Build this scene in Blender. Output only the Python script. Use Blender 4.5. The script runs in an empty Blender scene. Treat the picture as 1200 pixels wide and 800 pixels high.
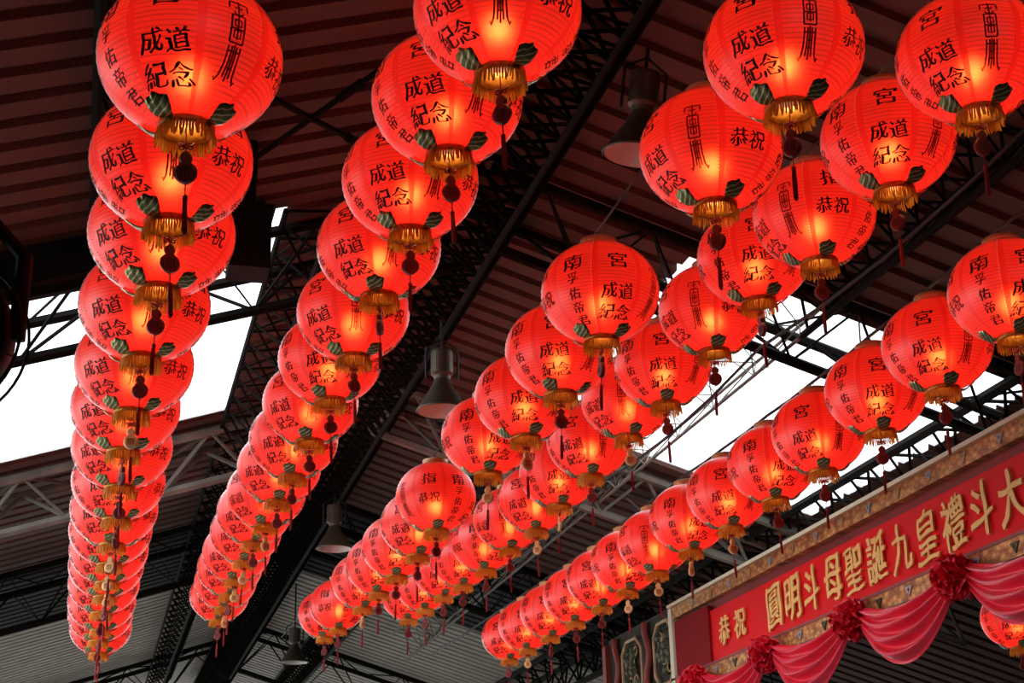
import bpy, bmesh, math, random
from mathutils import Vector, Matrix

# ------------------------------------------------------------------ camera
F_PX = 1792.385
scn = bpy.context.scene
COL = scn.collection
cam_data = bpy.data.cameras.new('camera')
cam_data.sensor_width = 36.0
cam_data.lens = 36.0 * F_PX / 1200.0
cam_data.clip_start = 0.05
cam_data.clip_end = 300
camera = bpy.data.objects.new('camera', cam_data)
COL.objects.link(camera)
right = Vector((0.96538, -0.259523, -0.026241))
down = Vector((0.068535, 0.349423, -0.934455))
fwd = Vector((0.251682, 0.900306, 0.355113))
rot = Matrix((right, -down, -fwd)).transposed().to_4x4()
camera.matrix_world = Matrix.Translation((0, 0, 1.6)) @ rot
scn.camera = camera

# ------------------------------------------------------------------ light
SKY_STRENGTH = 2.8          # overcast sky
BULB_STRENGTH = 122.0       # lamp inside every lantern
world = bpy.data.worlds.new('sky')
scn.world = world
world.use_nodes = True
bg = world.node_tree.nodes['Background']
bg.inputs['Color'].default_value = (0.94, 0.98, 1.0, 1)
bg.inputs['Strength'].default_value = SKY_STRENGTH
vs = scn.view_settings
vs.view_transform = 'Standard'
vs.look = 'None'
vs.exposure = 0.0
vs.gamma = 1.0
vs.use_curve_mapping = False
scn.cycles.use_denoising = True
scn.cycles.max_bounces = 8
scn.cycles.diffuse_bounces = 4
scn.cycles.transmission_bounces = 6
scn.cycles.transparent_max_bounces = 8
scn.cycles.sample_clamp_indirect = 4.0
scn.cycles.caustics_reflective = False

rng = random.Random(7)
PI = math.pi


# ------------------------------------------------------------------ helpers
def material(name):
    m = bpy.data.materials.new(name)
    m.use_nodes = True
    nt = m.node_tree
    for n in list(nt.nodes):
        nt.nodes.remove(n)
    out = nt.nodes.new('ShaderNodeOutputMaterial')
    return m, nt, out


def simple(name, col, rough=0.6, metal=0.0, noise=0.0, scale=20.0, spec=0.5):
    m, nt, out = material(name)
    b = nt.nodes.new('ShaderNodeBsdfPrincipled')
    b.inputs['Roughness'].default_value = rough
    b.inputs['Metallic'].default_value = metal
    b.inputs['Specular IOR Level'].default_value = spec
    b.inputs['Base Color'].default_value = (*col, 1)
    if noise:
        tc = nt.nodes.new('ShaderNodeTexCoord')
        n = nt.nodes.new('ShaderNodeTexNoise')
        n.inputs['Scale'].default_value = scale
        n.inputs['Detail'].default_value = 5
        nt.links.new(tc.outputs['Object'], n.inputs['Vector'])
        r = nt.nodes.new('ShaderNodeValToRGB')
        r.color_ramp.elements[0].position = 0.3
        r.color_ramp.elements[1].position = 0.7
        r.color_ramp.elements[0].color = (*[c * (1 - noise) for c in col], 1)
        r.color_ramp.elements[1].color = (*[min(1, c * (1 + noise)) for c in col], 1)
        nt.links.new(n.outputs['Fac'], r.inputs['Fac'])
        nt.links.new(r.outputs['Color'], b.inputs['Base Color'])
    nt.links.new(b.outputs['BSDF'], out.inputs['Surface'])
    return m


def node(nt, kind, **kw):
    n = nt.nodes.new(kind)
    for k, v in kw.items():
        setattr(n, k, v)
    return n


def paper_material(name, trans, diff, hot, hot_w, lines=True):
    """thin dyed cloth on wire hoops: lets lamp light through"""
    m, nt, out = material(name)
    L = nt.links.new
    tr = node(nt, 'ShaderNodeBsdfTranslucent')
    di = node(nt, 'ShaderNodeBsdfDiffuse')
    rf = node(nt, 'ShaderNodeBsdfRefraction')
    gl = node(nt, 'ShaderNodeBsdfGlossy')
    rf.inputs['Roughness'].default_value = 0.62
    rf.inputs['IOR'].default_value = 1.35
    rf.inputs['Color'].default_value = (*hot, 1)
    gl.inputs['Roughness'].default_value = 0.45
    gl.inputs['Color'].default_value = (1, 1, 1, 1)
    if lines:
        tc = node(nt, 'ShaderNodeTexCoord')
        sep = node(nt, 'ShaderNodeSeparateXYZ')
        L(tc.outputs['Object'], sep.inputs['Vector'])
        # hoops evenly spaced along the meridian: angle = asin(z/h)
        d = node(nt, 'ShaderNodeMath', operation='DIVIDE'); d.inputs[1].default_value = 0.262
        L(sep.outputs['Z'], d.inputs[0])
        a = node(nt, 'ShaderNodeMath', operation='ARCSINE'); L(d.outputs[0], a.inputs[0])
        s = node(nt, 'ShaderNodeMath', operation='MULTIPLY'); s.inputs[1].default_value = 38 / 2.56
        L(a.outputs[0], s.inputs[0])
        f = node(nt, 'ShaderNodeMath', operation='FRACT'); L(s.outputs[0], f.inputs[0])
        ramp = node(nt, 'ShaderNodeValToRGB')
        cr = ramp.color_ramp
        cr.elements[0].position = 0.0; cr.elements[0].color = (0.34, 0.34, 0.34, 1)
        cr.elements[1].position = 0.30; cr.elements[1].color = (1, 1, 1, 1)
        e = cr.elements.new(0.85); e.color = (1, 1, 1, 1)
        e = cr.elements.new(1.0); e.color = (0.34, 0.34, 0.34, 1)
        L(f.outputs[0], ramp.inputs['Fac'])
        mx = node(nt, 'ShaderNodeMix', data_type='RGBA', blend_type='MULTIPLY')
        mx.inputs[0].default_value = 1.0
        L(ramp.outputs['Color'], mx.inputs[6])
        mx.inputs[7].default_value = (*trans, 1)
        L(mx.outputs[2], tr.inputs['Color'])
    else:
        tr.inputs['Color'].default_value = (*trans, 1)
    di.inputs['Color'].default_value = (*diff, 1)
    m1 = node(nt, 'ShaderNodeMixShader'); m1.inputs[0].default_value = 0.42
    L(tr.outputs[0], m1.inputs[1]); L(di.outputs[0], m1.inputs[2])
    m2 = node(nt, 'ShaderNodeMixShader'); m2.inputs[0].default_value = hot_w
    L(m1.outputs[0], m2.inputs[1]); L(rf.outputs[0], m2.inputs[2])
    fr = node(nt, 'ShaderNodeFresnel'); fr.inputs['IOR'].default_value = 1.45
    m3 = node(nt, 'ShaderNodeMixShader')
    mxf = node(nt, 'ShaderNodeMath', operation='MAXIMUM'); mxf.inputs[1].default_value = 0.11
    L(fr.outputs[0], mxf.inputs[0]); L(mxf.outputs[0], m3.inputs[0]); L(m2.outputs[0], m3.inputs[1]); L(gl.outputs[0], m3.inputs[2])
    L(m3.outputs[0], out.inputs['Surface'])
    return m


def emission(name, col, strength):
    m, nt, out = material(name)
    e = node(nt, 'ShaderNodeEmission')
    e.inputs['Color'].default_value = (*col, 1)
    e.inputs['Strength'].default_value = strength
    nt.links.new(e.outputs[0], out.inputs['Surface'])
    return m


MAT = {}
MAT['paper'] = paper_material('lantern cloth', (1.0, 0.030, 0.030), (0.80, 0.03, 0.032), (1.0, 0.085, 0.03), 0.13)
MAT['band'] = paper_material('lantern seam cloth', (0.80, 0.012, 0.014), (0.60, 0.012, 0.015), (0.9, 0.05, 0.02), 0.06, False)
MAT['ink'] = simple('black ink', (0.012, 0.004, 0.004), 0.7)
MAT['seal_ink'] = simple('dark maroon ink', (0.19, 0.010, 0.006), 0.7)
MAT['bulb'] = emission('lamp bulb', (1.0, 0.62, 0.28), BULB_STRENGTH)
MAT['gold_thread'] = simple('gold thread', (0.95, 0.62, 0.22), 0.3, 0.8)
def fringe_material():
    m, nt, out = material('gold fringe')
    t = node(nt, 'ShaderNodeBsdfTranslucent'); t.inputs['Color'].default_value = (0.95, 0.50, 0.06, 1)
    d = node(nt, 'ShaderNodeBsdfPrincipled'); d.inputs['Base Color'].default_value = (0.82, 0.46, 0.06, 1); d.inputs['Roughness'].default_value = 0.45
    mx = node(nt, 'ShaderNodeMixShader'); mx.inputs[0].default_value = 0.45
    nt.links.new(d.outputs[0], mx.inputs[1]); nt.links.new(t.outputs[0], mx.inputs[2]); nt.links.new(mx.outputs[0], out.inputs['Surface'])
    return m


MAT['gold_fringe'] = fringe_material()
MAT['gold_band'] = simple('gold braid', (0.72, 0.36, 0.05), 0.4, 0.2, 0.3, 60)
MAT['gold_rim'] = simple('pale gold rim', (0.85, 0.58, 0.24), 0.4, 0.1)
MAT['red_cord'] = simple('red cord', (0.32, 0.012, 0.015), 0.6)
MAT['gourd_red'] = simple('red charm', (0.20, 0.014, 0.011), 0.5)
MAT['gourd_gold'] = simple('gold charm', (0.95, 0.70, 0.33), 0.4, 0.1)
MAT['charm_mark_dark'] = simple('charm mark dark', (0.06, 0.006, 0.005), 0.5)
MAT['charm_mark_gold'] = simple('charm mark gold', (0.45, 0.2, 0.05), 0.4, 0.4)
MAT['wire'] = simple('black wire', (0.012, 0.011, 0.01), 0.6)
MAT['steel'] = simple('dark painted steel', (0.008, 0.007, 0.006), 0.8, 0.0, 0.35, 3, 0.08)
MAT['steel_skylit'] = simple('skylight-toned steel', (0.17, 0.16, 0.135), 0.7, 0.0, 0.35, 4)  # same steel as the dark trusses, with skylight painted in as grey
MAT['lamp_body'] = simple('dull grey lamp metal', (0.10, 0.085, 0.06), 0.45, 0.4, 0.2, 8)
MAT['lamp_white'] = simple('white lamp reflector', (0.75, 0.7, 0.66), 0.35)
MAT['black_plastic'] = simple('black fan metal', (0.006, 0.006, 0.006), 0.7, 0.0, 0.0, 20, 0.15)
MAT['roof_brown'] = simple('brown corrugated sheet', (0.096, 0.040, 0.029), 0.7, 0.0, 0.22, 1.6)
MAT['roof_shaded'] = simple('shade-toned corrugated sheet', (0.012, 0.011, 0.010), 0.9, 0.0, 0.2, 1.0)  # near-black colour stands in for shade on the unlit roof band
MAT['roof_daylit'] = simple('daylight-toned grey corrugated sheet', (0.36, 0.335, 0.28), 0.6, 0.0, 0.12, 0.8)  # grey sheet; its lighter tone partly stands in for daylight
MAT['wall'] = simple('dark shade wall', (0.035, 0.025, 0.02), 0.8, 0.0, 0.3, 2)  # only on the added walls that block light
MAT['floor'] = simple('stone paving', (0.20, 0.18, 0.16), 0.7, 0.0, 0.2, 2)
MAT['banner'] = simple('red banner cloth', (0.86, 0.012, 0.016), 0.6, 0.0, 0.06, 1.5, 0.15)
MAT['mauve'] = simple('dull red boarding', (0.30, 0.055, 0.055), 0.6, 0.0, 0.12, 4)
MAT['letter_gold'] = simple('pale gold lettering', (1.0, 0.60, 0.19), 0.45, 0.0)
MAT['cream'] = simple('pale green moulding', (0.80, 0.78, 0.56), 0.55)
MAT['swag'] = simple('crimson satin', (0.86, 0.030, 0.075), 0.36, 0.0, 0.05, 3)
MAT['rosette'] = simple('crimson satin ruffle', (0.86, 0.022, 0.065), 0.42)
MAT['tan'] = simple('tan carved wood', (0.52, 0.35, 0.17), 0.6, 0.0, 0.3, 9)
MAT['olive'] = simple('dark green carving', (0.06, 0.065, 0.03), 0.6, 0.0, 0.5, 14)
MAT['post_red'] = simple('faded red post', (0.28, 0.05, 0.035), 0.6)
MAT['blue_white'] = simple('pale blue enamel', (0.42, 0.47, 0.50), 0.4)


def gilt_material():
    m, nt, out = material('gilt brocade')
    L = nt.links.new
    b = node(nt, 'ShaderNodeBsdfPrincipled')
    b.inputs['Roughness'].default_value = 0.45
    b.inputs['Metallic'].default_value = 0.25
    tc = node(nt, 'ShaderNodeTexCoord')
    mp = node(nt, 'ShaderNodeMapping'); mp.inputs['Scale'].default_value = (1, 9, 14)
    L(tc.outputs['Object'], mp.inputs['Vector'])
    v = node(nt, 'ShaderNodeTexVoronoi'); v.inputs['Scale'].default_value = 1.6
    n = node(nt, 'ShaderNodeTexNoise'); n.inputs['Scale'].default_value = 2.0; n.inputs['Detail'].default_value = 6
    n.inputs['Distortion'].default_value = 2.5
    L(mp.outputs[0], v.inputs['Vector']); L(mp.outputs[0], n.inputs['Vector'])
    mu = node(nt, 'ShaderNodeMath', operation='MULTIPLY')
    L(v.outputs['Distance'], mu.inputs[0]); L(n.outputs['Fac'], mu.inputs[1])
    r = node(nt, 'ShaderNodeValToRGB')
    r.color_ramp.elements[0].position = 0.08; r.color_ramp.elements[0].color = (0.85, 0.52, 0.18, 1)
    r.color_ramp.elements[1].position = 0.42; r.color_ramp.elements[1].color = (0.32, 0.13, 0.05, 1)
    e = r.color_ramp.elements.new(0.22); e.color = (0.60, 0.32, 0.11, 1)
    L(mu.outputs[0], r.inputs['Fac']); L(r.outputs['Color'], b.inputs['Base Color'])
    L(b.outputs[0], out.inputs['Surface'])
    return m


def leaf_material():
    m, nt, out = material('green foil leaf')
    L = nt.links.new
    b = node(nt, 'ShaderNodeBsdfPrincipled')
    b.inputs['Roughness'].default_value = 0.28
    b.inputs['Metallic'].default_value = 0.85
    tc = node(nt, 'ShaderNodeTexCoord')
    mp = node(nt, 'ShaderNodeMapping'); mp.inputs['Rotation'].default_value = (0, 0, 0.5)
    w = node(nt, 'ShaderNodeTexWave'); w.inputs['Scale'].default_value = 16.0
    w.inputs['Distortion'].default_value = 2.0
    L(tc.outputs['Object'], mp.inputs['Vector']); L(mp.outputs[0], w.inputs['Vector'])
    r = node(nt, 'ShaderNodeValToRGB')
    r.color_ramp.elements[0].position = 0.74; r.color_ramp.elements[0].color = (0.24, 0.28, 0.11, 1)
    r.color_ramp.elements[1].position = 0.88; r.color_ramp.elements[1].color = (0.95, 0.88, 0.6, 1)
    L(w.outputs['Fac'], r.inputs['Fac']); L(r.outputs['Color'], b.inputs['Base Color'])
    L(b.outputs[0], out.inputs['Surface'])
    return m


def skylight_material():
    m, nt, out = material('translucent roof sheet')
    L = nt.links.new
    t = node(nt, 'ShaderNodeBsdfTransparent'); t.inputs['Color'].default_value = (0.97, 0.98, 1, 1)
    d = node(nt, 'ShaderNodeBsdfTranslucent'); d.inputs['Color'].default_value = (0.95, 0.96, 0.97, 1)
    mx = node(nt, 'ShaderNodeMixShader'); mx.inputs[0].default_value = 0.35
    L(t.outputs[0], mx.inputs[1]); L(d.outputs[0], mx.inputs[2]); L(mx.outputs[0], out.inputs['Surface'])
    return m


MAT['gilt'] = gilt_material()
MAT['leaf'] = leaf_material()
MAT['skylight'] = skylight_material()


def mesh_from(name, verts, faces, mats, smooth=False, midx=None):
    me = bpy.data.meshes.new(name)
    me.from_pydata([tuple(v) for v in verts], [], faces)
    for m in (mats if isinstance(mats, (list, tuple)) else [mats]):
        me.materials.append(m)
    if midx:
        me.polygons.foreach_set('material_index', midx)
    if smooth:
        me.polygons.foreach_set('use_smooth', [True] * len(me.polygons))
    me.update()
    return me


def put(name, me, parent=None, loc=(0, 0, 0), rot=(0, 0, 0)):
    o = bpy.data.objects.new(name, me)
    COL.objects.link(o)
    if parent is not None:
        o.parent = parent
    o.location = loc
    o.rotation_euler = rot
    return o


def tag(o, label=None, cat=None, group=None, kind=None):
    if label: o['label'] = label
    if cat: o['category'] = cat
    if group: o['group'] = group
    if kind: o['kind'] = kind
    return o


def thing(name, label, cat, loc, rot=(0, 0, 0), group=None):
    return tag(put(name, None, None, loc, rot), label, cat, group)


class MB:
    """collects simple solids into one mesh"""
    def __init__(self):
        self.v = []; self.f = []

    def add(self, verts, faces):
        o = len(self.v)
        self.v += [tuple(p) for p in verts]
        self.f += [tuple(i + o for i in f) for f in faces]
        return self

    def box(self, a, b):
        x0, y0, z0 = a; x1, y1, z1 = b
        return self.add([(x0, y0, z0), (x1, y0, z0), (x1, y1, z0), (x0, y1, z0), (x0, y0, z1), (x1, y0, z1), (x1, y1, z1), (x0, y1, z1)],
                        [(3, 2, 1, 0), (4, 5, 6, 7), (0, 1, 5, 4), (1, 2, 6, 5), (2, 3, 7, 6), (3, 0, 4, 7)])

    def tube(self, pts, r, n=8, caps=True):
        pts = [Vector(p) for p in pts]
        rs = r if isinstance(r, (list, tuple)) else [r] * len(pts)
        vs = []; fs = []
        u = None
        for i, p in enumerate(pts):
            t = (pts[min(i + 1, len(pts) - 1)] - pts[max(i - 1, 0)]).normalized()
            if u is None:
                u = t.orthogonal().normalized()
            else:
                u = (u - t * u.dot(t)).normalized()
            w = t.cross(u)
            for k in range(n):
                a = 2 * PI * k / n
                vs.append(p + (u * math.cos(a) + w * math.sin(a)) * rs[i])
        for i in range(len(pts) - 1):
            for k in range(n):
                k2 = (k + 1) % n
                fs.append((i * n + k, i * n + k2, (i + 1) * n + k2, (i + 1) * n + k))
        if caps:
            fs.append(tuple(range(n - 1, -1, -1)))
            fs.append(tuple((len(pts) - 1) * n + k for k in range(n)))
        return self.add(vs, fs)

    def lathe(self, prof, n=24, c=(0, 0, 0), caps=(False, False)):
        vs = []; fs = []
        for r, z in prof:
            for k in range(n):
                a = 2 * PI * k / n
                vs.append((c[0] + r * math.cos(a), c[1] + r * math.sin(a), c[2] + z))
        for i in range(len(prof) - 1):
            for k in range(n):
                k2 = (k + 1) % n
                fs.append((i * n + k, i * n + k2, (i + 1) * n + k2, (i + 1) * n + k))
        if caps[0]: fs.append(tuple(range(n - 1, -1, -1)))
        if caps[1]: fs.append(tuple((len(prof) - 1) * n + k for k in range(n)))
        return self.add(vs, fs)

    def torus(self, R, r, n=32, m=8, c=(0, 0, 0)):
        vs = []; fs = []
        for i in range(n):
            a = 2 * PI * i / n
            for j in range(m):
                b = 2 * PI * j / m
                q = R + r * math.cos(b)
                vs.append((c[0] + q * math.cos(a), c[1] + q * math.sin(a), c[2] + r * math.sin(b)))
        for i in range(n):
            for j in range(m):
                fs.append((i * m + j, ((i + 1) % n) * m + j, ((i + 1) % n) * m + (j + 1) % m, i * m + (j + 1) % m))
        return self.add(vs, fs)

    def mesh(self, name, mats, smooth=False):
        return mesh_from(name, self.v, self.f, mats, smooth)

    def build(self, name, mats, parent=None, loc=(0, 0, 0), rot=(0, 0, 0), smooth=False):
        return put(name, self.mesh(name, mats, smooth), parent, loc, rot)


# ------------------------------------------------------------------ setting: the roof
CZ = 1.6                     # height of the camera; measured heights below are relative to it
RX, RH, TS = 2.7, 5.5 + CZ, math.tan(math.radians(17.5))


def roof_z(x):
    return RH - TS * abs(x - RX)


def corrugated(name, x0, x1, y0, y1, mat, kind_name=None, period=0.29, depth=0.052, lift=0.0):
    prof = []
    k0 = math.floor(y0 / period)
    y = k0 * period
    while y < y1 + period:
        for dy, dz in ((0.0, 0.0), (0.175, 0.0), (0.190, depth), (0.275, depth)):
            if y0 <= y + dy <= y1:
                prof.append((y + dy, dz))
        y += period
    prof = [(y0, prof[0][1])] + prof + [(y1, prof[-1][1])]
    vs = []; fs = []
    for yy, dz in prof:
        vs.append((x0, yy, roof_z(x0) + dz + lift)); vs.append((x1, yy, roof_z(x1) + dz + lift))
    for i in range(len(prof) - 1):
        fs.append((2 * i, 2 * i + 2, 2 * i + 3, 2 * i + 1))
    o = put(name, mesh_from(name, vs, fs, mat))
    tag(o, kind='structure')
    return o


SL0, SL1 = 10.35, 15.2        # left skylight along the building
SR0, SR1 = 10.45, 14.75       # right skylight
XL0, XL1 = -3.1, 1.19
XR0, XR1 = 4.42, 7.4
for a in ((-4, RX, -6, SL0, 'roof_brown'), (-4, XL0, SL0, SL1, 'roof_brown'), (XL1, RX, SL0, SL1, 'roof_brown'), (-4, RX, SL1, 20.3, 'roof_brown'),
          (RX, 14, -6, SR0, 'roof_brown'), (RX, XR0, SR0, SR1, 'roof_brown'), (XR1, 14, SR0, SR1, 'roof_brown'), (RX, 14, SR1, 20.3, 'roof_brown'),
          (-4, RX, 20.3, 24.2, 'roof_shaded'), (RX, 14, 20.3, 24.2, 'roof_shaded'),
          (-4, RX, 24.2, 46, 'roof_daylit'), (RX, 14, 24.2, 46, 'roof_daylit')):
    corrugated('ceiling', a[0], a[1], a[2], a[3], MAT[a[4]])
corrugated('window_1', XL0, XL1, SL0, SL1, MAT['skylight'])
corrugated('window_2', XR0, XR1, SR0, SR1, MAT['skylight'])
tag(MB().box((-12, -10, -0.2), (22, 60, 0)).build('floor', MAT['floor']), kind='structure')
tag(MB().box((-4.15, -6, 0), (-4.0, 6.0, roof_z(-4) + 0.02)).build('shade_wall_left', MAT['wall']), kind='structure')  # unseen, added to keep daylight off the near roof and lanterns
tag(MB().box((-4.0, -6.15, 0), (14.0, -6.0, RH - 1.0)).build('shade_wall_back', MAT['wall']), kind='structure')  # added behind the camera to darken the near end
tag(MB().box((14.0, -6, 0), (14.15, 24.2, roof_z(14) + 0.02)).build('shade_wall_right', MAT['wall']), kind='structure')  # out of view, put in to keep the near zone dark

# ------------------------------------------------------------------ trusses
bar_cache = {}


def bar(name, p, q, r, mat, parent, n=6, square=False):
    """one straight steel member between two world points, child of parent"""
    p = Vector(p); q = Vector(q)
    L = (q - p).length
    key = (round(L, 2), r, mat.name, n)
    if key not in bar_cache:
        bar_cache[key] = MB().tube([(0, 0, -L / 2), (0, 0, L / 2)], r, n).mesh(name, mat)
    o = bpy.data.objects.new(name, bar_cache[key])
    COL.objects.link(o)
    o.parent = parent
    o.location = (p + q) / 2 - parent.location
    o.rotation_mode = 'QUATERNION'
    o.rotation_quaternion = (q - p).to_track_quat('Z', 'Y')
    return o


def girder(label, x, dx, drop, y0, y1, step, mat, rc=0.028, rw=0.011, fan=False):
    """lattice girder running along the building just under the roof"""
    t = thing('lattice_girder', label, 'girder', (x, y0, roof_z(x) - drop), group=None)
    xa, xb = x - dx, x + dx
    za, zb, zc = roof_z(xa) - 0.09, roof_z(xb) - 0.09, roof_z(x) - drop
    bar('chord', (xa, y0, za), (xa, y1, za), rc, mat, t)
    bar('chord', (xb, y0, zb), (xb, y1, zb), rc, mat, t)
    bar('chord', (x, y0, zc), (x, y1, zc), rc, mat, t)
    def P(k, y):
        return Vector(((xa, y, za), (xb, y, zb), (x, y, zc))[k])
    n = int((y1 - y0) / step)
    # each face of the girder carries one continuous bent rod; heavy girders carry two crossing ones
    for (k0, k1) in ((2, 0), (2, 1), (0, 1)):
        for ph in ((0, 1) if fan else (0,)):
            pts = [P(k1 if (i + ph) % 2 else k0, y0 + i * step * .5) - t.location for i in range(2 * n + 1)]
            MB().tube(pts, rw, 5).build('web_rod', mat, t)
    return t


def cross_truss(label, y, side, mat, rc=0.045, rw=0.018, x0=None, x1=None, half=0.4, drop=0.55, step=0.8):
    """lattice truss following the slope from ridge to eave"""
    a, b = (RX, -4.0) if side == 'L' else (RX, 14.0)
    if x1 is not None: b = x1
    if x0 is not None: a = x0
    t = thing('roof_truss', label, 'roof truss', (a, y, roof_z(a) - drop))
    ya, yb = y - half, y + half
    f = lambda x, d: roof_z(x) - d
    for yy, d in ((ya, 0.10), (yb, 0.10), (y, drop)):
        bar('chord', (a, yy, f(a, d)), (b, yy, f(b, d)), rc, mat, t)
    n = int(abs(b - a) / step)
    for yy in (ya, yb):
        pts = []
        for i in range(2 * n + 1):
            xx = a + (b - a) * i / (2 * n)
            pts.append(Vector((xx, y, f(xx, drop)) if i % 2 == 0 else (xx, yy, f(xx, .1))) - t.location)
        MB().tube(pts, rw, 6).build('web_rod', mat, t)
    pts = []
    for i in range(2 * n + 1):
        xx = a + (b - a) * i / (2 * n)
        pts.append(Vector((xx, ya if i % 2 else yb, f(xx, .1))) - t.location)
    MB().tube(pts, rw * .8, 6).build('web_rod', mat, t)
    return t


S = MAT['steel']
girder('wide black lattice girder running under the roof ridge', 2.7, 0.40, 0.80, 4.6, 36, 0.5, S, 0.024, 0.018, True)
girder('black lattice girder running above the leftmost row of lanterns', 0.05, 0.22, 0.5, 4.5, 10.05, 0.7, S, 0.045, 0.016, True)
girder('black lattice girder above the second row of lanterns from left', 1.42, 0.26, 0.5, 10.2, 34, 0.5, S, 0.026, 0.012)
girder('black lattice girder under the near right roof, ending at the right skylight', 5.22, 0.24, 0.46, 4.5, 10.2, 0.7, S, 0.030, 0.014, True)
girder('thin skylight-toned grey lattice girder crossing the right skylight, right of the middle rows', 5.22, 0.24, 0.46, 10.25, 26, 0.9, MAT['steel_skylit'], 0.016, 0.007)
girder('dark lattice girder hidden partly behind the middle row of lanterns', 4.1, 0.22, 0.5, 15, 36, 0.6, S, 0.028, 0.015, True)
girder('black lattice girder low over the gilded beam of the banner', 7.3, 0.2, 0.62, 6, 34, 0.8, S, 0.05, 0.018)
cross_truss('black lattice truss across the near edge of the left skylight', 10.95, 'L', S, half=0.42)
cross_truss('black lattice truss across the near edge of the right skylight', 10.5, 'R', S, half=0.40, x1=9.5)
cross_truss('skylight-toned grey truss along the far edge of the left skylight', 15.9, 'L', MAT['steel_skylit'], half=0.36, x0=1.5, rc=0.05, rw=0.03)
cross_truss('skylight-toned grey truss along the far edge of the right skylight', 15.4, 'R', MAT['steel_skylit'], half=0.36, x1=9.5, rc=0.05, rw=0.03)
cross_truss('dark truss under the shade-toned roof strip, left of the ridge', 20.4, 'L', S, half=0.6, drop=0.7)
cross_truss('dark truss under the shade-toned roof strip, right of the ridge', 20.4, 'R', S, half=0.6, drop=0.7, x1=9.5)
cross_truss('far black truss on grey roof left of the ridge', 31.0, 'L', S, half=0.5, drop=0.9, step=1.2)
cross_truss('far black truss on grey roof right of the ridge', 29.5, 'R', S, half=0.5, drop=0.9, step=1.2, x1=10)
# solid box beam in front of the left skylight, and the box at its end
t = thing('steel_beam', 'heavy black beam at the near edge of the left skylight', 'beam', (-4, 10.3, roof_z(-4) - .3))
bm = MB()
bm.add([(-4, 10.12, roof_z(-4) - .30), (1.0, 10.12, roof_z(1.0) - .30), (1.0, 10.42, roof_z(1.0) - .30), (-4, 10.42, roof_z(-4) - .30),
        (-4, 10.12, roof_z(-4) - .01), (1.0, 10.12, roof_z(1.0) - .01), (1.0, 10.42, roof_z(1.0) - .01), (-4, 10.42, roof_z(-4) - .01)],
       [(3, 2, 1, 0), (4, 5, 6, 7), (0, 1, 5, 4), (1, 2, 6, 5), (2, 3, 7, 6), (3, 0, 4, 7)])
bm.v = [Vector(v) - t.location for v in bm.v]
bm.build('web_plate', S, t)
fl = MB().tube([Vector((-4, 10.27, roof_z(-4) - .32)) - t.location, Vector((1.0, 10.27, roof_z(1.0) - .32)) - t.location], 0.05, 4)
fl.build('flange', S, t)
t = thing('junction_box', 'big black steel box beside the third lantern of the leftmost row', 'box', (0.80, 9.1, roof_z(.8) - .98))
MB().box((-.13, -.13, 0), (.13, .13, .42)).build('casing', MAT['black_plastic'], t)
MB().box((-.15, -.15, .40), (.15, .15, .44)).build('lid', MAT['black_plastic'], t)
MB().tube([(0, 0, .43), (0, 0, .95)], .04, 8).build('hanger', MAT['black_plastic'], t)
# crossed tie rods
t = thing('cross_brace', 'pair of crossed dark tie rods under the roof between the two left rows', 'brace', (1.1, 8.8, roof_z(1.1) - .1))
for p, q in (((0.30, 9.95), (1.95, 7.62)), ((0.30, 7.7), (2.2, 10.1))):
    pz = [Vector((a[0], a[1], roof_z(a[0]) - .1)) for a in (p, q)]
    bar('tie_rod', pz[0], pz[1], 0.022, S, t)
    bar('turnbuckle', pz[0].lerp(pz[1], .60), pz[0].lerp(pz[1], .67), 0.034, S, t)


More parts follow.
